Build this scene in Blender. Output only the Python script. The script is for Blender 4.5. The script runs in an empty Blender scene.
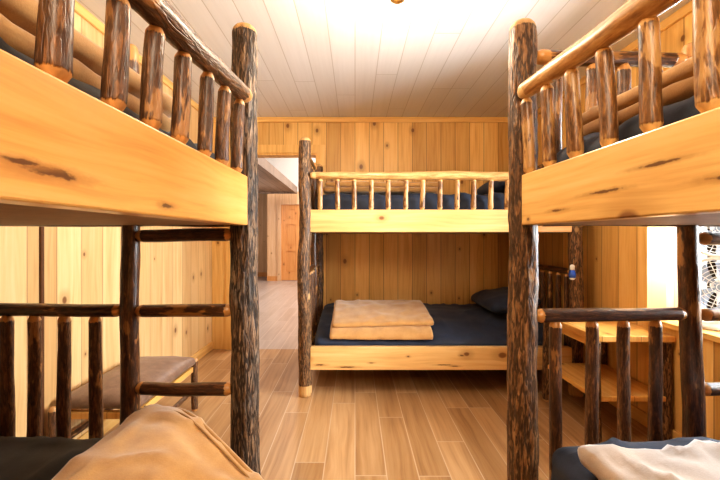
import bpy, bmesh, math, random
from mathutils import Vector, Matrix, Euler, noise
C = bpy.context.scene.collection
PI = math.pi
R = math.radians

# ------------------------------------------------------------------ node helpers
class NT:
    def __init__(s, name):
        s.m = bpy.data.materials.new(name); s.m.use_nodes = True
        s.t = s.m.node_tree; s.b = s.t.nodes['Principled BSDF']
        s.out = s.t.nodes['Material Output']
    def n(s, kind, **kw):
        x = s.t.nodes.new(kind)
        for k, v in kw.items(): setattr(x, k, v)
        return x
    def l(s, a, b): s.t.links.new(a, b)
    def put(s, sock, v):
        if hasattr(v, 'is_output') or isinstance(v, bpy.types.NodeSocket): s.l(v, sock)
        else: sock.default_value = v
    def math(s, op, a, b=None, clamp=False):
        x = s.n('ShaderNodeMath', operation=op); x.use_clamp = clamp
        s.put(x.inputs[0], a)
        if b is not None: s.put(x.inputs[1], b)
        return x.outputs[0]
    def vmath(s, op, a, b=None):
        x = s.n('ShaderNodeVectorMath', operation=op)
        s.put(x.inputs[0], a)
        if b is not None: s.put(x.inputs[1], b)
        return x.outputs['Value'] if op in ('LENGTH', 'DISTANCE', 'DOT_PRODUCT') else x.outputs[0]
    def comb(s, a, b, c=0.0):
        x = s.n('ShaderNodeCombineXYZ')
        for i, v in enumerate((a, b, c)): s.put(x.inputs[i], v)
        return x.outputs[0]
    def obj(s):
        tc = s.n('ShaderNodeTexCoord'); sp = s.n('ShaderNodeSeparateXYZ')
        s.l(tc.outputs['Object'], sp.inputs[0]); return tc.outputs['Object'], sp.outputs
    def noise(s, vec, scale=1.0, detail=3.0, rough=.55, w=None, dist=0.0):
        x = s.n('ShaderNodeTexNoise'); 
        if w is not None:
            x.noise_dimensions = '4D'; s.put(x.inputs['W'], w)
        s.put(x.inputs['Vector'], vec); x.inputs['Scale'].default_value = scale
        x.inputs['Detail'].default_value = detail; x.inputs['Roughness'].default_value = rough
        x.inputs['Distortion'].default_value = dist
        return x.outputs[0]
    def ramp(s, fac, stops):
        x = s.n('ShaderNodeValToRGB'); e = x.color_ramp.elements
        while len(e) < len(stops): e.new(.5)
        for el, (p, c) in zip(e, stops): el.position = p; el.color = (*c, 1) if len(c) == 3 else c
        s.put(x.inputs[0], fac); return x.outputs[0]
    def mix(s, fac, a, b, mode='MIX'):
        x = s.n('ShaderNodeMix', data_type='RGBA', blend_type=mode)
        s.put(x.inputs[0], fac)
        for i, v in ((6, a), (7, b)):
            if isinstance(v, tuple): v = (*v, 1) if len(v) == 3 else v
            s.put(x.inputs[i], v)
        return x.outputs[2]
    def step(s, v, a, b, lo=0.0, hi=1.0):
        x = s.n('ShaderNodeMapRange', interpolation_type='SMOOTHSTEP')
        s.put(x.inputs[0], v)
        for i, q in enumerate((a, b, lo, hi)): x.inputs[i+1].default_value = q
        return x.outputs[0]
    def white(s, vec):
        x = s.n('ShaderNodeTexWhiteNoise', noise_dimensions='3D'); s.l(vec, x.inputs[0]); return x.outputs[0]
    def rnd(s): return s.n('ShaderNodeObjectInfo').outputs['Random']
    def bump(s, h, strength=.3, dist=.01):
        x = s.n('ShaderNodeBump'); x.inputs['Strength'].default_value = strength
        x.inputs['Distance'].default_value = dist; s.put(x.inputs['Height'], h)
        s.l(x.outputs[0], s.b.inputs['Normal'])
    def fin(s, col=None, rough=None, **kw):
        if col is not None:
            if isinstance(col, tuple): col = (*col, 1) if len(col) == 3 else col
            s.put(s.b.inputs['Base Color'], col)
        if rough is not None: s.put(s.b.inputs['Roughness'], rough)
        for k, v in kw.items():
            s.put(s.b.inputs[k.replace('_', ' ')], v)
        return s.m

def plank(name, u, v, width, length, cols, tint=.35, groove=.003, groove_col=(.1, .05, .02), knots=0.0, knot_col=(.16, .05, .012),
          gu=45., gv=1.6, rough=.4, bump=.25, coat=0.0, knot_r=.011, cell=.5, use_rnd=False, edge=.0015, streak=0, spots=()):
    """vertical/horizontal boards with grain, per-board tint, grooves and knots. u across, v along"""
    s = NT(name); vec, xyz = s.obj()
    U, V = xyz[u], xyz[v]
    if use_rnd:
        r = s.rnd(); V = s.math('ADD', V, s.math('MULTIPLY', r, 37.0)); U = s.math('ADD', U, s.math('MULTIPLY', s.math('FRACT', s.math('MULTIPLY', r, 91.7)), 3.0))
    us = s.math('DIVIDE', U, width); iu = s.math('FLOOR', us); fu = s.math('FRACT', us)
    eu = s.math('MULTIPLY', s.math('MINIMUM', fu, s.math('SUBTRACT', 1.0, fu)), width)
    e = eu; iv = 0.0
    if length:
        vs = s.math('ADD', s.math('DIVIDE', V, length), s.math('MULTIPLY', s.white(s.comb(iu, 3.3, 1.7)), 7.0))
        iv = s.math('FLOOR', vs); fv = s.math('FRACT', vs)
        ev = s.math('MULTIPLY', s.math('MINIMUM', fv, s.math('SUBTRACT', 1.0, fv)), length)
        e = s.math('MINIMUM', eu, ev)
    rid = s.white(s.comb(iu, iv, .5))
    warp = s.math('MULTIPLY', s.noise(s.comb(s.math('MULTIPLY', U, 6), s.math('MULTIPLY', V, 1.3), s.math('MULTIPLY', rid, 40)), 1, 2), 1.6)
    gvec = s.comb(s.math('ADD', s.math('MULTIPLY', U, gu), s.math('MULTIPLY', warp, 2.2)), s.math('MULTIPLY', V, gv), s.math('MULTIPLY', rid, 60))
    g = s.noise(gvec, 1, 4, .6)
    g2 = s.noise(s.comb(s.math('MULTIPLY', U, 9), s.math('MULTIPLY', V, .8), s.math('MULTIPLY', rid, 33)), 1, 2)
    gg = s.math('ADD', s.math('MULTIPLY', g, .65), s.math('MULTIPLY', g2, .35))
    col = s.ramp(gg, [(.30, cols[0]), (.5, cols[1]), (.72, cols[2])])
    t = s.math('ADD', 1 - tint/2, s.math('MULTIPLY', rid, tint))
    col = s.mix(1.0, col, s.comb(t, s.math('POWER', t, 1.25), s.math('POWER', t, 1.6)), 'MULTIPLY')
    h = s.math('MULTIPLY', g, .15)
    if knots > 0:
        vo = s.n('ShaderNodeTexVoronoi', voronoi_dimensions='2D'); 
        kw = min(width, .165); kv = s.comb(s.math('DIVIDE', U, kw), s.math('DIVIDE', V, cell), 0.0)
        s.l(kv, vo.inputs['Vector']); vo.inputs['Scale'].default_value = 1.0
        d = s.vmath('MULTIPLY', s.vmath('SUBTRACT', kv, vo.outputs['Position']), s.comb(kw, cell*.7, 0.0))
        dl = s.math('ADD', s.vmath('LENGTH', d), s.math('MULTIPLY', s.math('SUBTRACT', g, .5), .006))
        cw = s.n('ShaderNodeSeparateColor'); s.l(vo.outputs['Color'], cw.inputs[0])
        has = s.math('LESS_THAN', cw.outputs[0], knots)
        size = s.math('MULTIPLY', s.math('ADD', .4, cw.outputs[1]), knot_r)
        q = s.math('DIVIDE', dl, size)
        core = s.math('MULTIPLY', s.step(q, .6, 1.15, 1, 0), has)
        halo = s.math('MULTIPLY', s.step(q, 1.0, 3.6, .55, 0), has)
        col = s.mix(halo, col, tuple(c*.75 for c in cols[0]))
        col = s.mix(s.math('MULTIPLY', core, .85), col, knot_col)
    if streak:
        sv = s.noise(s.comb(s.math('MULTIPLY', U, 26), s.math('MULTIPLY', V, 3.0), 4.4), 1, 3, .6, dist=.6)
        sk = s.math('MULTIPLY', s.step(sv, .66, .74), s.step(s.noise(s.comb(U, V, 8.1), 3.0, 1), .50, .60))
        col = s.mix(s.math('MULTIPLY', sk, .7), col, (.20, .075, .015))
    for (pu, pv, ru, rv) in spots:
        nz = s.math('MULTIPLY', s.math('SUBTRACT', s.noise(s.comb(s.math('MULTIPLY', U, 130), s.math('MULTIPLY', V, 55), pu*9), 1, 3, .6), .5), 1.5)
        q = s.vmath('LENGTH', s.comb(s.math('DIVIDE', s.math('SUBTRACT', xyz[u], pu), ru), s.math('DIVIDE', s.math('SUBTRACT', xyz[v], pv), rv), 0.0))
        q = s.math('ADD', q, nz)
        col = s.mix(s.step(q, .9, 2.6, .6, 0), col, tuple(c*.8 for c in cols[0]))
        col = s.mix(s.step(q, .55, 1.1, .9, 0), col, (.11, .04, .012))
    if groove > 0:
        gm = s.step(e, groove, groove+edge, 1, 0)
        col = s.mix(s.math('MULTIPLY', gm, .9), col, groove_col)
        h = s.math('SUBTRACT', h, gm)
    s.bump(h, bump, .004)
    return s.fin(col, rough, Coat_Weight=coat, Coat_Roughness=.2)

def bark_mat(name, dark, mid, lite, peel, scale=1.0, rough=.6, patch=.0, bump=.6, coat=0.0, crack=.75, grey=None):
    s = NT(name); vec, xyz = s.obj(); r = s.math('MULTIPLY', s.rnd(), 90.0)
    st = s.vmath('MULTIPLY', vec, (1, 1, .15))
    a = s.noise(st, 130*scale, 3, .6, w=r, dist=.8)
    big = s.noise(s.vmath('MULTIPLY', vec, (1, 1, .45)), 15*scale, 3, .6, w=r)
    fine = s.noise(s.vmath('MULTIPLY', vec, (1, 1, .3)), 260, 2, .6, w=r)
    rid = s.math('MULTIPLY', s.math('ABSOLUTE', s.math('SUBTRACT', s.noise(st, 85*scale, 2, .5, w=s.math('ADD', r, 5.0), dist=.5), .5)), 5.0, True)
    v = s.math('ADD', s.math('MULTIPLY', a, .6), s.math('ADD', s.math('MULTIPLY', big, .3), s.math('MULTIPLY', fine, .2)))
    col = s.ramp(v, [(.40, dark), (.54, mid), (.68, lite)])
    if grey: col = s.mix(s.step(s.noise(vec, 9, 2, .5, w=r), .5, .62, 0, .6), col, s.ramp(v, [(.38, tuple(c*.15 for c in grey)), (.66, grey)]))
    ck = s.math('MULTIPLY', s.step(rid, .12, .5, 1, 0), crack)
    col = s.mix(ck, col, tuple(c*.35 for c in dark))
    wood = s.ramp(s.noise(s.vmath('MULTIPLY', vec, (1, 1, .12)), 60, 3, .5, w=r), [(.3, tuple(c*.6 for c in peel)), (.7, peel)])
    if patch > 0:
        pk = s.step(s.math('ADD', big, s.math('MULTIPLY', s.math('SUBTRACT', a, .5), .25)), .62 - patch, .66 - patch)
        col = s.mix(s.math('MULTIPLY', pk, .75), col, s.mix(.3, wood, mid))
    # knots left where twigs were cut off
    vo = s.n('ShaderNodeTexVoronoi', voronoi_dimensions='4D'); s.l(s.vmath('MULTIPLY', vec, (1, 1, .6)), vo.inputs['Vector'])
    vo.inputs['Scale'].default_value = 9.0; s.l(r, vo.inputs['W'])
    dk = s.math('ADD', vo.outputs['Distance'], s.math('MULTIPLY', s.math('SUBTRACT', a, .5), .06))
    kn = s.step(dk, .15, .19, 1, 0)
    kc = s.ramp(s.math('MULTIPLY', dk, 5.0), [(.1, tuple(c*.4 for c in peel)), (.35, peel), (.9, tuple(c*.45 for c in peel))])
    col = s.mix(s.math('MULTIPLY', kn, .8), col, kc)
    at = s.n('ShaderNodeAttribute', attribute_name='peel')
    pl = s.step(s.math('ADD', at.outputs['Fac'], s.math('MULTIPLY', s.math('SUBTRACT', a, .5), .9)), .42, .62)
    col = s.mix(pl, col, wood)
    h = s.math('SUBTRACT', v, s.math('MULTIPLY', ck, .5))
    s.bump(s.math('MULTIPLY', h, s.math('SUBTRACT', 1.0, s.math('MULTIPLY', pl, .85))), bump, .008)
    return s.fin(col, rough, Coat_Weight=coat, Coat_Roughness=.25)

def fabric(name, c0, c1, scale=9., rough=.9, sheen=.3, fine=260., bump=.25):
    s = NT(name); vec, xyz = s.obj()
    a = s.noise(vec, scale, 4, .6); f = s.noise(vec, fine, 2, .5)
    col = s.ramp(s.math('ADD', s.math('MULTIPLY', a, .7), s.math('MULTIPLY', f, .3)), [(.3, c0), (.7, c1)])
    s.bump(s.math('ADD', s.math('MULTIPLY', f, .4), a), bump, .004)
    return s.fin(col, rough, Sheen_Weight=sheen, Sheen_Roughness=.5)

def plain(name, col, rough=.5, metal=0.0, vary=.12, scale=30., **kw):
    s = NT(name); vec, xyz = s.obj()
    a = s.noise(vec, scale, 3)
    c = s.ramp(a, [(.3, tuple(x*(1-vary) for x in col)), (.7, tuple(min(1, x*(1+vary)) for x in col))])
    return s.fin(c, rough, Metallic=metal, **kw)

def glass(name, col=(1, 1, 1), rough=0.0):
    s = NT(name)
    tr = s.n('ShaderNodeBsdfTransparent'); gl = s.n('ShaderNodeBsdfGlossy'); gl.inputs['Roughness'].default_value = rough
    tr.inputs[0].default_value = (*col, 1)
    fr = s.n('ShaderNodeFresnel'); mx = s.n('ShaderNodeMixShader')
    s.l(fr.outputs[0], mx.inputs[0]); s.l(tr.outputs[0], mx.inputs[1]); s.l(gl.outputs[0], mx.inputs[2]); s.l(mx.outputs[0], s.out.inputs[0])
    return s.m

# ------------------------------------------------------------------ materials
PINE = [(.62, .315, .085), (.80, .48, .16), (.87, .58, .24)]
BOARD = [(.56, .245, .055), (.76, .415, .115), (.83, .52, .19)]
M = {}
M['wall_x'] = plank('pine planks back', 0, 2, .152, None, PINE, .46, .0012, (.22, .10, .03), .5, rough=.42, edge=.002, knot_r=.016)
M['wall_y'] = plank('pine planks side', 1, 2, .165, None, PINE, .34, .0012, (.20, .09, .03), .45, rough=.42, edge=.002, knot_r=.015)
M['wall_y_lit'] = plank('lit planks side', 1, 2, .165, None, [(.60, .35, .14), (.74, .48, .22), (.80, .57, .31)], .26, .0012, (.30, .15, .06), .45, rough=.42, edge=.002, knot_r=.014)  # side planks with the daylight put into a paler colour
M['trim_x'] = plank('pine trim along x', 2, 0, 3, None, PINE, 0, 0, knots=.3, rough=.4)
M['trim_y'] = plank('pine trim along y', 2, 1, 3, None, PINE, 0, 0, knots=.3, rough=.4)
M['trim_z'] = plank('pine trim along z', 0, 2, 3, None, PINE, 0, 0, knots=.3, rough=.4)
M['board'] = plank('pine board', 2, 0, 5, None, BOARD, 0, 0, knots=.5, knot_r=.024, cell=.42, gu=46, gv=2.2, streak=1, rough=.34, bump=.1, coat=.25, use_rnd=True)
for nd in M['board'].node_tree.nodes: pass
BK = dict(groove=0, knots=.4, knot_r=.02, cell=.42, gu=46, gv=2.2, rough=.34, bump=.1, coat=.25, use_rnd=True, streak=1)
M['board_left'] = plank('pine board with long knot', 2, 0, 5, None, BOARD, 0, spots=[(-.043, .215, .0065, .042), (-.062, .48, .005, .022), (-.037, .175, .004, .026)], **BK)
M['board_right'] = plank('pine board with streaks', 2, 0, 5, None, [(.62, .32, .09), (.81, .52, .19), (.87, .62, .28)], 0, spots=[(-.066, .93, .006, .008), (-.02, .60, .004, .05), (.015, .46, .004, .045), (-.05, .78, .0035, .03), (-.03, .33, .005, .04)], **BK)  # base colour raised to put more light on this board
M['board_back'] = plank('pale pine board with flaws', 2, 0, 5, None, [(.60, .31, .10), (.78, .475, .185), (.85, .59, .275)], 0, spots=[(-.045, .90, .006, .035), (-.062, .70, .006, .06), (.018, .245, .006, .012), (-.045, -.02, .004, .05), (-.055, -.10, .004, .03), (.025, -.15, .006, .014), (-.03, .52, .004, .02)], **BK)
M['board_pale'] = plank('pale pine board', 2, 0, 5, None, [(.60, .31, .10), (.78, .475, .185), (.85, .59, .275)], 0, **BK)
M['table_board'] = plank('shelf board', 0, 1, .22, None, BOARD, .2, .0006, (.25, .1, .02), .5, rough=.3, bump=.1, coat=.3, use_rnd=True)
M['ceiling'] = plank('ceiling boards', 0, 1, .165, 1.9, [(.655, .635, .625), (.69, .67, .66), (.72, .70, .69)], .05, .0012, (.46, .42, .38), 0, rough=.45, bump=.2, edge=.003)
M['floor'] = plank('wood look tile', 0, 1, .158, .95, [(.25, .125, .05), (.40, .23, .105), (.50, .315, .165)], .36, .0018, (.52, .38, .26), 0, gu=38, gv=1.4, rough=.36, bump=.1, edge=.002)
M['floor_hall'] = plank('hall tile', 0, 1, .158, .95, [(.34, .26, .22), (.42, .34, .295), (.49, .41, .36)], .2, .0018, (.6, .5, .42), 0, gu=38, gv=1.4, rough=.3, bump=.08, edge=.002)  # same tile as the room, hall light put into the greyer colour
M['hall_wall'] = plank('hall planks', 0, 2, .2, None, [(.62, .36, .19), (.74, .48, .28), (.8, .56, .36)], .25, .0012, (.4, .2, .1), .5, rough=.45, edge=.002)
M['soffit'] = plank('soffit planks', 0, 1, .17, None, [(.17, .12, .09), (.25, .18, .135), (.32, .24, .185)], .35, .004, (.1, .06, .04), .3, rough=.5, edge=.004)
M['white'] = plain('white paint', (.82, .80, .77), .6, vary=.02)
M['door'] = plank('pine door', 0, 2, 3, None, [(.55, .22, .07), (.68, .32, .11), (.74, .38, .15)], 0, 0, knots=.3, rough=.4)
M['bark'] = bark_mat('post bark', (.045, .023, .011), (.165, .092, .045), (.37, .24, .14), (.66, .38, .15), 1.0, .6, 0, 1.0, 0, .85, (.27, .215, .17))
M['bark_warm'] = bark_mat('warm post bark', (.055, .024, .009), (.21, .10, .038), (.42, .235, .105), (.74, .44, .18), 1.0, .5, .0, .9, .1, .8)
M['bark_orange'] = bark_mat('orange post bark', (.05, .018, .006), (.30, .12, .035), (.58, .28, .09), (.86, .55, .25), .8, .45, .04, .6, .25, .6)
M['pole'] = bark_mat('varnished pole', (.05, .019, .007), (.15, .062, .021), (.30, .14, .052), (.74, .38, .13), 1.0, .45, .02, .6, .25, .55)
M['pole_half_peeled'] = bark_mat('half peeled pole', (.05, .02, .007), (.26, .115, .035), (.52, .275, .09), (.82, .50, .20), .8, .42, .13, .4, .25, .35)  # own lighter tone with large peeled patches
M['pole_pale'] = bark_mat('peeled pole', (.30, .13, .04), (.58, .32, .11), (.76, .50, .22), (.85, .56, .26), .5, .4, .02, .25, .3, .15)
M['pole_backlit'] = bark_mat('backlit pole', (.028, .011, .005), (.09, .035, .013), (.21, .085, .03), (.70, .34, .10), .9, .34, .03, .35, .45, .4)  # end poles: backlit shade is put into the colour
M['ply'] = plain('bunk deck', (.34, .19, .09), .6)
M['navy'] = fabric('navy sheet', (.010, .016, .036), (.022, .034, .070), 12, .7, .08)
M['black_sheet'] = fabric('charcoal sheet', (.022, .023, .024), (.055, .056, .058), 12, .7, .1)
M['tan'] = fabric('tan fleece', (.38, .185, .052), (.54, .30, .10), 14, .95, .5, 300)
M['tan_dark'] = fabric('tan fleece hem', (.33, .165, .055), (.46, .26, .095), 14, .95, .4, 300)
M['tan_lit'] = fabric('lit tan fleece', (.27, .19, .13), (.40, .295, .22), 14, .95, .5, 300)  # tan fleece with pale light put into its colour
M['leather'] = fabric('brown leather', (.15, .082, .052), (.27, .165, .11), 22, .42, .1, 420, .35)
M['brass'] = plain('brass', (.75, .5, .18), .25, 1.0, .08)
M['bronze'] = plain('dark bronze', (.12, .09, .07), .35, .9, .1)
M['frost'] = plain('frosted glass', (.92, .88, .8), .4, 0, .03)
M['plastic'] = plain('white plastic', (.82, .83, .84), .35, 0, .03)
M['fan_grey'] = plain('grey fan blades', (.30, .36, .46), .35, 0, .1)
M['blue'] = plain('blue bulb', (.02, .08, .42), .15, 0, .1)
M['clear'] = plain('clear bulb end', (.72, .72, .74), .15, 0, .05)
M['cord'] = plain('cord', (.04, .03, .025), .6)
M['glass'] = glass('window glass', (.97, .99, 1.0))
M['grass'] = plain('grass outside', (.14, .24, .06), .9, 0, .4, 3.)
M['leaf'] = plain('leaves outside', (.10, .20, .05), .8, 0, .5, 6.)
M['dark_strip'] = plain('dark strip', (.12, .045, .015), .5)

# ------------------------------------------------------------------ object helpers
def link(name, me, mat, parent=None, loc=None, rot=None):
    o = bpy.data.objects.new(name, me); C.objects.link(o)
    if mat is not None: me.materials.append(mat)
    if parent is not None: o.parent = parent
    if loc is not None: o.location = loc
    if rot is not None: o.rotation_euler = rot
    return o
def tag(o, label, cat, group=None):
    o['label'] = label; o['category'] = cat
    if group: o['group'] = group
    return o
def thing(name, label, cat, loc=(0, 0, 0), rz=0, group=None):
    o = bpy.data.objects.new(name, None); C.objects.link(o); o.empty_display_size = .1
    o.location = loc; o.rotation_euler = (0, 0, rz)
    return tag(o, label, cat, group)
def smooth(me, on=True):
    me.polygons.foreach_set('use_smooth', [on]*len(me.polygons))
def bm_box(bm, x0, x1, y0, y1, z0, z1):
    vs = [bm.verts.new((x, y, z)) for z in (z0, z1) for y in (y0, y1) for x in (x0, x1)]
    for f in ((0, 2, 3, 1), (4, 5, 7, 6), (0, 1, 5, 4), (2, 6, 7, 3), (0, 4, 6, 2), (1, 3, 7, 5)):
        bm.faces.new([vs[i] for i in f])
def bm_done(bm, name, mat, parent=None, loc=None, rot=None, bevel=0, sm=False, seg=2):
    bmesh.ops.recalc_face_normals(bm, faces=bm.faces)
    if bevel: bmesh.ops.bevel(bm, geom=bm.edges[:], offset=bevel, segments=seg, profile=.5, affect='EDGES')
    me = bpy.data.meshes.new(name); bm.to_mesh(me); bm.free(); smooth(me, sm)
    return link(name, me, mat, parent, loc, rot)
def box(name, dims, mat, parent=None, loc=(0, 0, 0), rot=None, bevel=0, seg=2):
    """one box, its own local frame at its centre"""
    bm = bmesh.new(); a, b, c = (d/2 for d in dims); bm_box(bm, -a, a, -b, b, -c, c)
    return bm_done(bm, name, mat, parent, loc, rot, bevel, False, seg)
def boxes(name, lst, mat, parent=None, kind='structure', bevel=0):
    bm = bmesh.new()
    for b in lst: bm_box(bm, *b)
    o = bm_done(bm, name, mat, parent, bevel=bevel)
    if kind: o['kind'] = kind
    return o
def lathe(name, prof, mat, parent=None, loc=(0, 0, 0), rot=None, seg=24, sm=True):
    bm = bmesh.new(); rings = []
    for r, z in prof:
        rings.append([bm.verts.new((r*math.cos(2*PI*i/seg), r*math.sin(2*PI*i/seg), z)) for i in range(seg)] if r > 1e-5 else [bm.verts.new((0, 0, z))])
    for a, b in zip(rings, rings[1:]):
        for i in range(seg):
            j = (i+1) % seg
            if len(a) == 1 and len(b) == 1: continue
            if len(a) == 1: bm.faces.new((a[0], b[j], b[i]))
            elif len(b) == 1: bm.faces.new((a[i], a[j], b[0]))
            else: bm.faces.new((a[i], a[j], b[j], b[i]))
    return bm_done(bm, name, mat, parent, loc, rot, sm=sm)
def bm_tube(bm, pts, r, seg=8):
    prev = None
    for k, p in enumerate(pts):
        p = Vector(p); a = Vector(pts[max(k-1, 0)]); b = Vector(pts[min(k+1, len(pts)-1)])
        q = (b-a).to_track_quat('Z', 'Y'); rr = r[k] if isinstance(r, (list, tuple)) else r
        ring = [bm.verts.new(p + q @ Vector((rr*math.cos(2*PI*i/seg), rr*math.sin(2*PI*i/seg), 0))) for i in range(seg)]
        if prev:
            for i in range(seg): bm.faces.new((prev[i], prev[(i+1) % seg], ring[(i+1) % seg], ring[i]))
        else: bm.faces.new(ring[::-1])
        prev = ring
    bm.faces.new(prev)
def tube(name, pts, r, mat, parent=None, seg=8):
    bm = bmesh.new(); bm_tube(bm, pts, r, seg); return bm_done(bm, name, mat, parent, sm=True)

seedc = [11]
def log(name, p0, p1, r0, r1, mat, parent=None, seg=14, step=.03, bend=.006, lump=.07, ridge=.0, ends=('cut', 'cut'), peel0=.02, peel1=.02, tip=.62, bow=0.0, seed=None):
    """a natural pole from p0 to p1: own frame along Z, uneven radius, slight bends; ends 'cut' (bevelled), 'dome', 'flat', 'foot'"""
    seedc[0] += 1; sd = (seedc[0] if seed is None else seed)*7.31
    p0, p1 = Vector(p0), Vector(p1); L = (p1-p0).length
    n = max(6, int(L/step)); zs = [L*i/n for i in range(n+1)]
    ex = []
    for e, at in ((ends[0], 0), (ends[1], 1)):
        if e == 'dome': ex += [(at, q) for q in (0, .003, .010, .02, .034)]
        elif e == 'cut': ex += [(at, q) for q in (0, .010, .016, .02)]
        elif e == 'foot': ex += [(at, q) for q in (0, .02, .05)]
    for at, q in ex:
        if q < L*.45: zs.append(q if at == 0 else L-q)
    zs = sorted(set(round(z, 5) for z in zs))
    bm = bmesh.new(); pl = bm.verts.layers.float.new('peel'); rings = []
    for z in zs:
        t = z/L; r = r0+(r1-r0)*t
        ox = bend*noise.noise((z*2.2, sd, 0))*math.sin(PI*t)**.5*2 if 0 < t < 1 else 0
        oy = bend*noise.noise((z*2.2, sd, 9))*math.sin(PI*t)**.5*2 if 0 < t < 1 else 0
        ox += bow*math.sin(PI*t)
        k = 1.0; pe = 0.0
        for e, d, pp in ((ends[0], z, peel0), (ends[1], L-z, peel1)):
            if e == 'dome':
                if d < .034: k = min(k, max(.25, math.sqrt(max(0, 1-((.034-d)/.034)**2.0))*.94+.06)) if d > 0 else .3
            elif e == 'cut':
                if d < .018: k = min(k, tip+(1-tip)*d/.018)
            elif e == 'foot':
                if d < .02: k = min(k, .9)
            if d < pp: pe = max(pe, 1.0)
            elif d < pp+.02: pe = max(pe, 1-(d-pp)/.02)
        ring = []
        for i in range(seg):
            th = 2*PI*i/seg; c, s_ = math.cos(th), math.sin(th)
            q = 1+lump*noise.noise((c*1.1+sd, s_*1.1, z*7))+.6*lump*noise.noise((c*2.3, s_*2.3+sd, z*16))
            rr = r*k*q
            if ridge: rr += ridge*(noise.noise((c*5.5+sd, s_*5.5, z*9))+.5*noise.noise((c*10, s_*10+sd, z*24)))*(1-pe)
            v = bm.verts.new((ox+rr*c, oy+rr*s_, z)); v[pl] = pe; ring.append(v)
        rings.append(ring)
    for a, b in zip(rings, rings[1:]):
        for i in range(seg):
            j = (i+1) % seg; bm.faces.new((a[i], a[j], b[j], b[i]))
    for ring, flip in ((rings[0], True), (rings[-1], False)):
        c = bm.verts.new(sum((v.co for v in ring), Vector())/seg + Vector((0, 0, (-.002 if flip else .002)))); c[pl] = 1.0 if True else 0
        for i in range(seg):
            j = (i+1) % seg; bm.faces.new((c, ring[j], ring[i]) if flip else (c, ring[i], ring[j]))
    me = bpy.data.meshes.new(name); bm.to_mesh(me); bm.free(); smooth(me)
    o = link(name, me, mat, parent, p0)
    o.rotation_mode = 'XYZ'
    o.rotation_euler = (p1-p0).to_track_quat('Z', 'Y').to_euler()
    return o

def soft(dims, r, res=.03, wrinkle=.006, wscale=7., seed=0, puff=0.0, fn=None, bm=None, off=(0, 0, 0)):
    """a soft rounded slab, base at z=0, noise wrinkled; appended to bm"""
    own = bm is None
    if own: bm = bmesh.new()
    sx, sy, sz = dims
    nx, ny, nz = max(6, int(sx/res)), max(6, int(sy/res)), max(4, int(sz/(res*.6)))
    def coordlist(n, s): return [-s/2+s*i/n for i in range(n+1)]
    X, Y, Z = coordlist(nx, sx), coordlist(ny, sy), coordlist(nz, sz)
    cache = {}
    def V(i, j, k):
        key = (i, j, k)
        if key in cache: return cache[key]
        p = Vector((X[i], Y[j], Z[k]))
        q = Vector((max(-sx/2+r, min(sx/2-r, p.x)), max(-sy/2+r, min(sy/2-r, p.y)), max(-sz/2+min(r, sz/2), min(sz/2-min(r, sz/2), p.z))))
        d = p-q
        if d.length > 1e-6:
            m = max(abs(d.x), abs(d.y), abs(d.z)*r/min(r, sz/2))
            d2 = Vector((d.x, d.y, d.z*r/min(r, sz/2))); d2 = d2.normalized()*m
            p = q+Vector((d2.x, d2.y, d2.z*min(r, sz/2)/r))
        u, v = p.x/(sx/2), p.y/(sy/2)
        if puff: p.z *= 1-puff*(1-max(0, (1-u**4))*max(0, (1-v**4)))
        a = noise.noise((p.x*wscale+seed*3.1, p.y*wscale*1.4, seed*1.7+p.z*5)) + .5*noise.noise((p.x*wscale*2.6, p.y*wscale*2.1+seed, p.z*9+seed))
        rdg = 1-abs(noise.noise((p.x*wscale*.8+p.y*2+seed*5, p.y*wscale*.55-p.x*3, seed+3.3)))*2
        top = .35+.65*max(0, Z[k]/(sz/2))
        p.z += wrinkle*(a*.6+max(0, rdg)**4*1.1)*top
        p.x += wrinkle*.5*noise.noise((p.y*wscale, p.z*14, seed+7)); p.y += wrinkle*.5*noise.noise((p.x*wscale, p.z*14, seed+17))
        p.z += sz/2
        p += Vector(off)
        if fn: p = fn(p)
        cache[key] = bm.verts.new(p); return cache[key]
    for i in range(nx):
        for j in range(ny):
            bm.faces.new((V(i, j, 0), V(i, j+1, 0), V(i+1, j+1, 0), V(i+1, j, 0)))
            bm.faces.new((V(i, j, nz), V(i+1, j, nz), V(i+1, j+1, nz), V(i, j+1, nz)))
    for i in range(nx):
        for k in range(nz):
            bm.faces.new((V(i, 0, k), V(i+1, 0, k), V(i+1, 0, k+1), V(i, 0, k+1)))
            bm.faces.new((V(i, ny, k), V(i, ny, k+1), V(i+1, ny, k+1), V(i+1, ny, k)))
    for j in range(ny):
        for k in range(nz):
            bm.faces.new((V(0, j, k), V(0, j, k+1), V(0, j+1, k+1), V(0, j+1, k)))
            bm.faces.new((V(nx, j, k), V(nx, j+1, k), V(nx, j+1, k+1), V(nx, j, k+1)))
    return bm
def soft_obj(name, bm, mat, loc, rz=0, label=None, cat=None, group=None):
    o = bm_done(bm, name, mat, None, loc, (0, 0, rz), sm=True)
    if label: tag(o, label, cat, group)
    return o

# ------------------------------------------------------------------ room dimensions (m); camera at x=0,y=0
XL, XR, YB, YF, ZC = -1.52, 1.83, 3.78, -1.45, 2.46
DX0, DX1, DZ = -1.28, -.40, 2.08          # doorway in the back wall
WY0, WY1, WZ0, WZ1, WXO = .95, 2.23, .69, 1.98, 2.16   # window bay in the right wall

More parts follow.
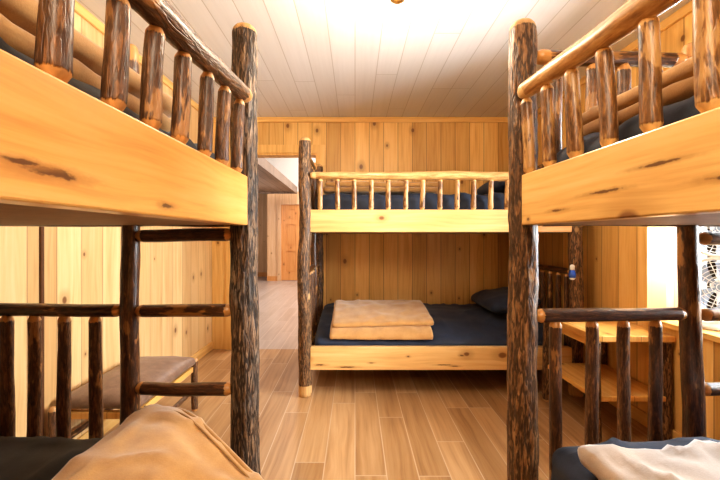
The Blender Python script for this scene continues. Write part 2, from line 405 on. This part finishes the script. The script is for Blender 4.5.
def S(o): o['kind'] = 'structure'; return o
boxes('floor', [(XL-.2, XR+.2, YF-.2, YB, -.1, 0)], M['floor'])
boxes('ceiling', [(XL-.2, XR+.2, YF-.2, YB+.12, ZC, ZC+.1)], M['ceiling'])
boxes('wall_back', [(XL-.12, DX0, YB, YB+.12, 0, ZC), (DX1, XR+.12, YB, YB+.12, 0, ZC), (DX0, DX1, YB, YB+.12, DZ, ZC)], M['wall_x'])
boxes('wall_left', [(XL-.12, XL, YF-.12, YB, 0, ZC)], M['wall_y_lit'])
boxes('wall_right', [(XR, XR+.12, WY1, YB, 0, ZC), (XR, XR+.12, YF-.12, WY0, 0, ZC), (XR, XR+.12, WY0, WY1, 0, WZ0-.03), (XR, XR+.12, WY0, WY1, WZ1, ZC)], M['wall_y'])
boxes('wall_front', [(XL-.12, XR+.12, YF-.12, YF, 0, ZC)], M['wall_x'])
# crown boards and base boards
bw = .055
boxes('trim_1', [(XL, XR, YB-.02, YB, ZC-bw, ZC)], M['trim_x'], bevel=.004)
boxes('trim_2', [(XL, XL+.02, YF, YB-.02, ZC-bw, ZC)], M['trim_y'], bevel=.004)
boxes('trim_3', [(XR-.02, XR, YF, YB-.02, ZC-bw, ZC)], M['trim_y'], bevel=.004)
boxes('baseboard_left', [(XL, XL+.016, YF, YB, 0, .085)], M['trim_y'], bevel=.004)
boxes('baseboard_right', [(XR-.016, XR, YF, YB, 0, .085)], M['trim_y'], bevel=.004)
boxes('baseboard_back', [(DX1+.09, XR-.016, YB-.016, YB, 0, .085)], M['trim_x'], bevel=.004)
boxes('trim_4', [(XL, XL+.012, 1.712, 1.728, .09, ZC-bw)], M['dark_strip'])
# doorway casing
d1 = boxes('door_1', [(DX1, DX1+.085, YB-.022, YB, 0, DZ+.085), (DX0-.085, DX0, YB-.022, YB, 0, DZ+.085), (DX0, DX1, YB-.022, YB, DZ, DZ+.085),
                      (DX1-.018, DX1, YB, YB+.14, 0, DZ), (DX0, DX0+.018, YB, YB+.14, 0, DZ), (DX0+.018, DX1-.018, YB, YB+.14, DZ-.018, DZ)], M['trim_z'])

# window bay: deep plank-lined reveal, sill, framed panes
boxes('trim_6', [(XR+.12, WXO, WY1, WY1+.03, WZ0-.03, WZ1)], M['hall_wall'])
boxes('trim_7', [(XR+.12, WXO, WY0-.03, WY0, WZ0-.03, WZ1)], M['hall_wall'])
boxes('trim_8', [(XR+.12, WXO, WY0-.03, WY1+.03, WZ1, WZ1+.03)], M['trim_y'])
boxes('trim_9', [(XR-.03, WXO, WY0-.03, WY1, WZ0-.03, WZ0)], M['trim_y'], bevel=.004)
fr = []
x0, x1 = WXO-.05, WXO
ym = (WY0+WY1)/2
for (a, b) in ((WY0, ym), (ym, WY1)):
    fr += [(x0, x1, a, a+.045, WZ0, WZ1), (x0, x1, b-.045, b, WZ0, WZ1), (x0, x1, a+.045, b-.045, WZ0, WZ0+.05), (x0, x1, a+.045, b-.045, WZ1-.05, WZ1)]
w1 = boxes('window_1', fr, M['plastic'])
for a, b in ((WY0, ym), (ym, WY1)):
    boxes('pane', [(WXO-.028, WXO-.022, a+.04, b-.04, WZ0+.04, WZ1-.04)], M['glass'], w1, kind=None)
# outside
o = boxes('ground_outside', [(2.4, 40, -25, 3.9, -1.2, -1.0)], M['grass'])

# hall beyond the doorway
boxes('floor_hall', [(-6, 3, YB, 12, -.1, 0)], M['floor_hall'])
boxes('ceiling_hall', [(-6, 3, YB+.12, 12, 4.2, 4.3)], M['white'])
HB = 9.8
boxes('wall_hall_back', [(-2.42, -2.03, HB, HB+.12, 0, 2.6), (-1.12, 3, HB, HB+.12, 0, 2.6), (-2.03, -1.12, HB, HB+.12, 2.12, 2.6)], M['hall_wall'])
boxes('wall_hall_upper', [(-6, 3, HB-.005, HB+.12, 2.46, 4.2)], M['white'])
boxes('wall_hall_recess', [(-6, -2.3, 10.9, 11.02, 0, 4.2)], M['hall_wall'])
boxes('wall_hall_right', [(3, 3.1, YB, 12, 0, 4.2)], M['white'])
boxes('wall_hall_left', [(-6.1, -6, YB, 12, 0, 4.2)], M['white'])
boxes('wall_hall_front', [(-6, 3, YB+.121, YB+.2, ZC+.1, 4.2), (-6, XL-.12, YB, YB+.12, 0, ZC+.1), (XR+.12, 3, YB, YB+.12, 0, ZC+.1)], M['white'])
boxes('trim_10', [(-6, -1.60, 4.6, 9.44, 2.40, 2.50)], M['soffit'])
boxes('trim_11', [(-1.60, -1.54, 4.6, 9.47, 2.36, 2.54)], M['soffit'])
boxes('trim_12', [(-6, -1.54, 9.44, 9.5, 2.36, 2.54)], M['soffit'])
boxes('trim_13', [(-2.13, -2.03, HB-.03, HB, 0, 2.2), (-1.12, -1.02, HB-.03, HB, 0, 2.2), (-2.03, -1.12, HB-.03, HB, 2.1, 2.2)], M['hall_wall'])
boxes('baseboard_hall', [(-2.42, -2.13, HB-.02, HB, 0, .13), (-1.02, 3, HB-.02, HB, 0, .13), (-6, -2.42, 10.88, 10.9, 0, .13)], M['door'])
# six panel door of the hall
fr = []
xa, xb = -2.03, -1.12
cols_x = [(xa, xa+.12), (xa+.40, xa+.51), (xb-.12, xb)]
for a, b in cols_x: fr.append((a, b, HB+.01, HB+.05, 0.01, 2.1))
for z0, z1 in ((.01, .22), (.82, .96), (1.56, 1.68), (1.98, 2.1)):
    fr += [(cols_x[0][1], cols_x[1][0], HB+.01, HB+.05, z0, z1), (cols_x[1][1], cols_x[2][0], HB+.01, HB+.05, z0, z1)]
d2 = boxes('door_2', fr, M['door'])
pn = []
for z0, z1 in ((.22, .82), (.96, 1.56), (1.68, 1.98)):
    for a, b in ((cols_x[0][1], cols_x[1][0]), (cols_x[1][1], cols_x[2][0])):
        p = boxes('door_panel', [(a, b, HB+.03, HB+.045, z0, z1), (a+.04, b-.04, HB+.018, HB+.03, z0+.04, z1-.04)], M['door'], d2, kind=None)
lathe('door_knob', [(0, -.06), (.022, -.058), (.03, -.04), (.022, -.02), (.011, -.015), (.011, 0), (.03, .002), (.03, .008), (0, .008)], M['brass'], d2, (xb-.06, HB+.012, .95), (-PI/2, 0, 0))

# ------------------------------------------------------------------ bunk beds
HL, HW = 1.016, .50
def make_bed(label, foot, ang, side, rail_z, sp_x, pole, post, seed, group='log bunk beds', rail_mat=None, boards={}, yl=-.085, foot_sp=None, dz=0.0):
    """side = +1/-1: local y of the aisle side. foot = world xy of the aisle-side foot post. +x is the foot (ladder) end; the ladder stands on the -y half."""
    rnd = random.Random(seed)
    ca, sa = math.cos(ang), math.sin(ang)
    cx = foot[0]-(HL*ca-side*HW*sa); cy = foot[1]-(HL*sa+side*HW*ca)
    t = thing('bunk_bed', label, 'bunk bed', (cx, cy, 0), ang, group)
    for sx in (1, -1):
        for sy in (1, -1):
            h = 1.93+rnd.uniform(-.015, .015)
            if sx == 1 and sy == side: h = 1.935
            log('post', (sx*HL, sy*HW, 0), (sx*HL, sy*HW, h), .050, .043, post, t, 56, .012, .008, .05, .0042, ('foot', 'dome'), .075, .022)
    for sy in (1, -1):
        for z in (.282, 1.307):
            box('side_board', (2*HL-.085, .05, .168), boards.get((sy*side, z > 1), M['board']), t, (0, sy*(HW+0.0), z), None, .004)
    for z in (.315, 1.29):
        box('bunk_deck', (2*HL-.09, 2*HW-.052, .02), M['ply'], t, (0, 0, z-.056 if z > 1 else z-.046))
    # aisle guard rail + spindles
    zr1, zr0 = rail_z; y = side*(HW+.02)
    log('guard_rail', (HL-.044, y, zr1), (-HL+.044, y, zr0), .027, .037, rail_mat or pole, t, 18, .03, .008, .10, .001, ('cut', 'cut'), .03, .02, .75)
    for x in sp_x:
        zt = zr1+(zr0-zr1)*(HL-x)/(2*HL)
        log('spindle', (x, side*(HW+.006), 1.388), (x+rnd.uniform(-.004, .004), side*(HW+.016), zt-.018), .0194+rnd.uniform(-.001, .0012), .0178, pole, t, 14, .025, .003, .09, .0008, ('cut', 'cut'), .010, .012, .5)
    # ends
    for sx in (1, -1):
        x = sx*HL
        pm = M['pole_backlit']
        if sx == 1:
            ya, yb = HW-.045, yl+.028
            log('ladder_upright', (x, yl, .30), (x, yl, 1.865), .031, .029, pm, t, 16, .03, .008, .07, .001, ('cut', 'cut'), .01, .05, .8)
            for z in (.375+dz, .648+dz, .92+dz, 1.19+dz):
                log('ladder_rung', (x, -HW+.042, z+rnd.uniform(-.004, .004)), (x, yl-.026, z+rnd.uniform(-.004, .004)), .0235, .0225, pm, t, 12, .03, .003, .06, .0005, ('cut', 'cut'), .014, .014, .66)
        else: ya, yb = HW-.045, -HW+.045
        log('end_rail', (x, ya, .92+dz), (x, yb, .922+dz), .024, .023, pm, t, 12, .03, .003, .08, .0006, ('cut', 'cut'), .014, .014, .66)
        log('end_rail', (x, ya, 1.81), (x, yb, 1.806), .025, .024, pm, t, 12, .03, .004, .08, .0006, ('cut', 'cut'), .03, .03, .66)
        log('cross_pole', (x, HW-.04, .27), (x, -HW+.04, .27), .027, .025, pm, t, 12, .04, .003, .08, .0006, ('cut', 'cut'))
        log('cross_pole', (x, HW-.04, 1.243), (x, -HW+.04, 1.240), .022, .022, pm, t, 12, .04, .003, .08, .0006, ('cut', 'cut'))
        offs = foot_sp if (sx == 1 and foot_sp) else [.118*k+rnd.uniform(-.008, .008) for k in range(1, 9) if HW-.118*k > yb+.06]
        for q in offs:
            yy = HW-q; dy = 0
            log('spindle', (x, yy+dy, .294), (x, yy+dy, .904+dz), .0222+rnd.uniform(-.002, .002), .0195, pm if rnd.random() < .35 else M['pole'], t, 12, .03, .004, .08, .0006, ('cut', 'cut'), .012, .014, .6)
            log('spindle', (x, yy+dy, 1.262), (x, yy+dy, 1.790), .0225, .0205, M['pole'], t, 12, .03, .004, .08, .0006, ('cut', 'cut'), .012, .014, .6)
    def W(x, y, z): return (cx+x*ca-y*sa, cy+x*sa+y*ca, z)
    return t, W

# left bed: foot towards the back wall, aisle at local -y
LA = R(90-1.8)
sp = [.92, .80, .69, .562, .455, .352, .238, .10, -.02, -.14, -.26, -.38, -.50, -.62, -.74, -.86]
left, WL = make_bed('log bunk bed on the left with ladder rungs beside its bark-covered end post', (-.39, 1.26), LA, -1, (1.662, 1.50), sp, M['pole'], M['bark'], 3, rail_mat=M['pole'], boards={(1, True): M['board_left']}, foot_sp=[.13, .232, .343, .457])
RA = R(90+2.4)
sp = [.955, .845, .727, .612, .495, .38, .26, .14, .02, -.10, -.22, -.34, -.46, -.58, -.70, -.82]
right, WR = make_bed('log bunk bed on the right side in front of the window', (.58, 1.235), RA, 1, (1.665, 1.59), sp, M['pole_half_peeled'], M['bark_warm'], 5, rail_mat=M['pole_pale'], boards={(1, True): M['board_right']}, yl=-.115, foot_sp=[.12, .25, .365, .48], dz=-.01)
sp = [(-HL+.055)+i*(2*HL-.075)/15.0 for i in range(16)]
sp = [.655-((px-355)*.0075) for px in (322, 340, 356, 373, 390, 407.5, 424, 441.5, 458.5, 475, 492, 508.5, 526, 543, 560)]
back, WB = make_bed('log bunk bed seen broadside against the back plank wall', (-.375, 2.67), PI, 1, (1.645, 1.64), sp, M['pole_half_peeled'], M['bark_warm'], 8, rail_mat=M['pole_pale'], boards={(1, False): M['board_back'], (1, True): M['board_pale']})

# ------------------------------------------------------------------ mattresses, blankets, pillows
def mattress(Wf, ang, z, th, mat, label, seed, ln=1.905, sag=0.0, side=1):
    z -= .010
    def slump(p):
        q = max(0, min(1, (p.y*side+.20)/.66)); p.z -= sag*q*q*max(0, p.z/th)
        return p
    bm = soft((ln, .925, th), .055, .024, .017, 5.5, seed, 0, slump)
    return soft_obj('mattress', bm, mat, Wf(0, 0, z-th), ang, label, 'mattress', 'mattresses in dark sheets')
mattress(WL, LA, .525, .22, M['black_sheet'], 'dark charcoal sheeted mattress on the lower bunk of the left bed', 21)
mattress(WL, LA, 1.465, .195, M['black_sheet'], 'dark sheeted mattress on the upper bunk of the left bed behind the spindles', 22)
mattress(WR, RA, .53, .225, M['navy'], 'navy sheeted mattress on the lower bunk of the right bed, pale-lit tan blanket on it', 23)
mattress(WR, RA, 1.475, .205, M['navy'], 'dark navy sheeted mattress on the upper bunk of the right bed', 24)
mattress(WB, PI, .52, .215, M['navy'], 'navy sheeted mattress on the lower bunk of the back bed', 25, 1.905, .11, 1)
mattress(WB, PI, 1.525, .255, M['navy'], 'dark navy sheeted mattress on the upper bunk of the back bed', 26, 1.905)

def folded(dims, layers, loc, rz, mat, label, seed, res=.022, wr=.006, jitter=.012, fn=None):
    rnd = random.Random(seed); bm = bmesh.new(); z = 0
    for i in range(layers):
        th = dims[2]/layers
        soft((dims[0]-rnd.uniform(0, jitter)*2, dims[1]-rnd.uniform(0, jitter)*2, th*1.08), th*.5, res, wr, 8, seed+i*3, 0, fn, bm,
             (rnd.uniform(-jitter, jitter), rnd.uniform(-jitter, jitter), z))
        z += th
    return soft_obj('folded_blanket', bm, mat, loc, rz, label, 'blanket', 'folded tan blankets')
GB = 'folded tan blankets'
# back lower: x px 328-434 ; near edge y~2.78
def over_edge(p):
    q = max(0, min(1, (.375-p.y)/.66)); e = max(0, (-p.y-.2)/.1); p.z -= .11*q*q+.025*e*e
    return p
bm = soft((.79, .60, .034), .016, .02, .007, 8, 41, 0, over_edge)
ct, sn = math.cos(R(2.2)), math.sin(R(2.2))
soft((.80, .53, .036), .018, .02, .010, 8, 47, 0, lambda p: over_edge(Vector((p.x*ct-p.y*sn, p.x*sn+p.y*ct, p.z))), bm, (.012, .045, .034))
soft_obj('folded_blanket', bm, M['tan'], (.205, 2.99, .537), R(-1), 'folded tan blanket lying on the navy lower bunk of the back bed', 'blanket', GB)
folded((.95, .5, .085), 2, (.21, 3.10, 1.545), R(1), M['tan'], 'folded tan blanket on the upper bunk of the back bed behind its railing', 42)
folded((1.15, .55, .085), 2, (1.0, .62, 1.491), R(92), M['tan'], 'folded tan blanket on the upper bunk of the right bed', 43)
folded((1.1, .55, .11), 2, (-.83, .55, 1.481), R(88), M['tan'], 'folded tan blanket on the upper bunk of the left bed', 44)
folded((.86, .62, .045), 1, (1.065, .725, .545), R(2), M['tan_lit'], 'tan blanket with pale light in its colour spread on the navy lower bunk of the right bed', 45, wr=.018)
def drape(p):
    # the corner slumps over the aisle edge of the mattress
    sp_ = lambda t: (t+math.sqrt(t*t+.0025))/2
    zf = max(0, min(1, p.z/.08)); p.z -= .35*sp_(p.x+.07)*(zf+(1-zf)*max(0, min(1, (p.x-.04)/.1)))
    p.y -= .72*sp_(p.x+.10)*max(0, min(1, (p.y+.15)/.4))
    return p
big = folded((.50, .62, .085), 2, (-.458, .875, .542), 0, M['tan'], 'large tan fleece blanket in the left foreground slumped over the lower bunk corner', 46, .018, .014, .004, drape)
for inset, rr in ((.0, .0075), (.026, .0035)):
    e = [(-.23+.46*i/24, .292-inset) for i in range(25)]+[(.236-inset, .285-inset-.55*i/24) for i in range(25)]
    hm = tube('hem', [drape(Vector((x, y, .084+(.009 if inset else 0)))) for x, y in e if not (inset and x > .236-inset+1e-6)], rr, M['tan_dark'], big, 8)

def pillow(loc, rot, mat, label, seed):
    bm = soft((.42, .62, .15), .06, .025, .008, 7, seed, .55)
    o = soft_obj('pillow', bm, mat, loc, 0, label, 'pillow', 'navy pillows')
    o.rotation_euler = rot
pillow((1.36, 3.24, .545), (0, R(-10), 0), M['navy'], 'navy pillow at the right head end of the back lower bunk', 61)
pillow((1.38, 3.12, 1.585), (0, R(-14), 0), M['navy'], 'navy pillow at the right head end of the back upper bunk', 62)

# ------------------------------------------------------------------ bench by the left wall
b = thing('bench', 'low bench with a brown leather padded seat and log legs against the left wall', 'bench', (-1.285, 2.09, 0))
bm = soft((.42, .66, .055), .027, .02, .003, 6, 71, 0, lambda p: Vector((p.x, p.y, p.z+.045*max(0, 1-(p.x/.215)**2)*max(0, 1-abs(p.y/.34)**3))))
o = bm_done(bm, 'seat', M['leather'], b, (0, 0, .318), sm=True)
for sy in (-1, 1): box('seat_rail', (.34, .03, .035), M['table_board'], b, (0, sy*.315, .300), None, .004)
for sx in (-1, 1):
    for sy in (-1, 1):
        log('leg', (sx*.19, sy*.348, 0), (sx*.19, sy*.348, .352), .021, .020, M['pole'], b, 12, .03, .004, .08, .001, ('cut', 'cut'), .004, .006, .85)
    log('stretcher', (sx*.19, -.33, .15), (sx*.19, .33, .15), .015, .014, M['pole'], b, 10, .04, .003, .08)
    box('seat_rail', (.03, .60, .035), M['table_board'], b, (sx*.185, 0, .297), None, .004)
log('stretcher', (-.18, .01, .15), (.18, .01, .15), .014, .014, M['pole'], b, 10, .04, .003, .08)

# ------------------------------------------------------------------ log-legged shelf table by the right wall
t = thing('side_table', 'pine side table with a lower shelf and bark log legs under the window wall', 'table', (1.595, 2.32, 0))
box('table_top', (.45, .60, .035), M['table_board'], t, (0, 0, .605), None, .005)
box('shelf', (.42, .56, .03), M['table_board'], t, (0, 0, .255), None, .005)
for sx in (-1, 1):
    for sy in (-1, 1):
        log('leg', (sx*.203, sy*.265, 0), (sx*.203, sy*.265, .588), .027, .024, M['bark_warm'], t, 16, .02, .005, .10, .002, ('cut', 'flat'), .004, .0, .9)
box('apron', (.02, .48, .06), M['table_board'], t, (-.17, 0, .557), None, .003)
box('apron', (.02, .48, .06), M['table_board'], t, (.17, 0, .557), None, .003)

# ------------------------------------------------------------------ pull-light bulb hanging on the back bed's post
t = thing('hanging_bulb_light', 'small blue bulb-shaped light with a white cap hanging on the bed post', 'light', (1.584, 2.596, .87))
lathe('bulb', [(0, 0), (.012, .002), (.021, .01), (.025, .024), (.024, .038), (.018, .056), (.0145, .066), (0, .066)], M['blue'], t, (0, 0, .012))
lathe('bulb_end', [(0, 0), (.01, .001), (.018, .007), (.0225, .017), (.0, .017)], M['clear'], t, (0, 0, .003))
lathe('cap', [(0, 0), (.0155, 0), (.0155, .03), (.011, .036), (.004, .04), (0, .04)], M['plastic'], t, (0, 0, .077))
tube('hook', [(0, 0, .115), (.0, 0, .135), (.005, .004, .155), (.02, .015, .165), (.04, .03, .165)], .0025, M['cord'], t, 6)

# ------------------------------------------------------------------ twin window fan on the sill
t = thing('window_fan', 'white twin window fan with two round grilles standing on the window sill', 'fan', (1.985, 1.93, WZ0), R(-42))
FR = .155
def ring_pts(r, y, zc, n=28): return [(r*math.cos(2*PI*i/n), y, zc+r*math.sin(2*PI*i/n)) for i in range(n+1)]
lathe('base', [(0, 0), (.105, 0), (.11, .008), (.095, .02), (.03, .03), (.018, .05), (0, .05)], M['plastic'], t, (0, .0, 0))
tube('stand', [(0, .055, .015), (0, .055, .3), (0, .055, .56)], .014, M['plastic'], t, 10)
for zc in (.225, .545):
    bm = bmesh.new()
    bm_tube(bm, ring_pts(FR, 0, zc), .009, 8); bm_tube(bm, ring_pts(FR, .03, zc), .009, 8)
    o = bm_done(bm, 'housing', M['plastic'], t, sm=True)
    bm = bmesh.new()
    for k in range(1, 8): bm_tube(bm, ring_pts(FR*k/8, -.025*(1-(k/8)**2), zc), .0018, 5)
    for i in range(10):
        a = 2*PI*i/10; bm_tube(bm, [(.025*math.cos(a), -.026, zc+.025*math.sin(a)), (.08*math.cos(a), -.018, zc+.08*math.sin(a)), (FR*math.cos(a), 0, zc+FR*math.sin(a))], .002, 5)
    bm_done(bm, 'grille', M['plastic'], o, sm=True)
    bm = bmesh.new()
    for i in range(5):
        a0 = 2*PI*i/5; rows = []
        for rr in (.02, .07, .138):
            rows.append([bm.verts.new((rr*math.cos(a0+d), .018+(.02 if d > 0 else -.006), zc+rr*math.sin(a0+d))) for d in (-.42*(.6+rr*4), .42*(.6+rr*4))])
        for p, q in zip(rows, rows[1:]): bm.faces.new((p[0], p[1], q[1], q[0]))
    bm_done(bm, 'blades', M['fan_grey'], o)
    lathe('hub', [(0, 0), (.024, .001), (.028, .01), (.028, .03), (0, .03)], M['fan_grey'], o, (0, -.012, zc), (-PI/2, 0, 0))
    lathe('motor', [(0, 0), (.04, 0), (.04, .05), (.03, .06), (0, .06)], M['plastic'], o, (0, .03, zc), (-PI/2, 0, 0))

# ------------------------------------------------------------------ ceiling light
LX, LY = .165, 1.66
t = thing('ceiling_light', 'brass ceiling light with cup shades and a dark finial', 'ceiling light', (LX, LY, ZC))
lathe('canopy', [(0, 0), (.075, 0), (.07, -.015), (.035, -.03), (.0, -.032)], M['brass'], t)
lathe('stem', [(.0, -.03), (.012, -.03), (.012, -.12), (.018, -.125), (.018, -.14), (.008, -.15), (0, -.15)], M['brass'], t)
lathe('finial', [(0, 0), (.009, -.002), (.011, -.012), (.005, -.022), (0, -.027)], M['bronze'], t, (0, 0, -.147))
for k, a in enumerate((R(170), R(290), R(50))):
    dx, dy = math.cos(a), math.sin(a)
    tube('arm', [(0, 0, -.13), (.03*dx, .03*dy, -.135), (.06*dx, .06*dy, -.14)], .005, M['brass'], t, 8)
    c = lathe('cup', [(0, -.012), (.02, -.01), (.036, 0), (.04, .01), (.037, .01), (.0, 0.0)], M['brass'], t, (.062*dx, .062*dy, -.135))
    lathe('shade', [(.034, .008), (.045, .03), (.055, .06), (.06, .08), (.057, .08), (.05, .058), (.04, .03), (.03, .01)], M['frost'], t, (.062*dx, .062*dy, -.135))

# ------------------------------------------------------------------ light
def lamp(name, kind, loc, energy, color, rot=None, **kw):
    l = bpy.data.lights.new(name, kind); l.energy = energy; l.color = color
    for k, v in kw.items(): setattr(l, k, v)
    o = bpy.data.objects.new(name, l); C.objects.link(o); o.location = loc
    if rot: o.rotation_euler = rot
    return o
lamp('ceiling_light_glow', 'POINT', (LX-.02, LY-.03, 2.10), 30, (1, .84, .64), shadow_soft_size=.07)
lamp('fill_light_behind', 'POINT', (.1, -.6, 2.2), 74, (1, .86, .66), shadow_soft_size=.3)  # fill light added behind the camera, no fixture modelled
lamp('window_daylight', 'AREA', (2.5, 1.55, 1.5), 330, (.93, .97, 1.0), (0, R(90-8), 0), shape='RECTANGLE', size=1.3, size_y=1.6)
lamp('hall_area_light', 'AREA', (0.5, 7.0, 4.1), 290, (1, .93, .88), (0, 0, 0), shape='RECTANGLE', size=4, size_y=4)  # unseen overhead area light that brightens the hall

lamp('soffit_fill', 'POINT', (-2.6, 8.0, 1.9), 24, (1, .90, .84), shadow_soft_size=.2)  # fill light added under the soffit to brighten the recess wall

w = bpy.data.worlds.new('World'); bpy.context.scene.world = w; w.use_nodes = True
nt = w.node_tree; bg = nt.nodes['Background']
sky = nt.nodes.new('ShaderNodeTexSky'); sky.sky_type = 'HOSEK_WILKIE'; sky.turbidity = 4; sky.sun_direction = (-.4, -.5, .75)
nt.links.new(sky.outputs[0], bg.inputs[0]); bg.inputs[1].default_value = 1.6

# ------------------------------------------------------------------ camera
cam = bpy.data.cameras.new('Camera'); co = bpy.data.objects.new('Camera', cam); C.objects.link(co)
co.location = (0, 0, 1.18); co.rotation_euler = (R(90), 0, 0)
cam.sensor_width = 36; cam.lens = 356/720*36; cam.clip_start = .02
cam.shift_x = 5/720; cam.shift_y = -2/720
bpy.context.scene.camera = co
vs = bpy.context.scene.view_settings
vs.view_transform = 'Standard'; vs.look = 'Medium High Contrast'; vs.exposure = 0.08; vs.gamma = 1.0
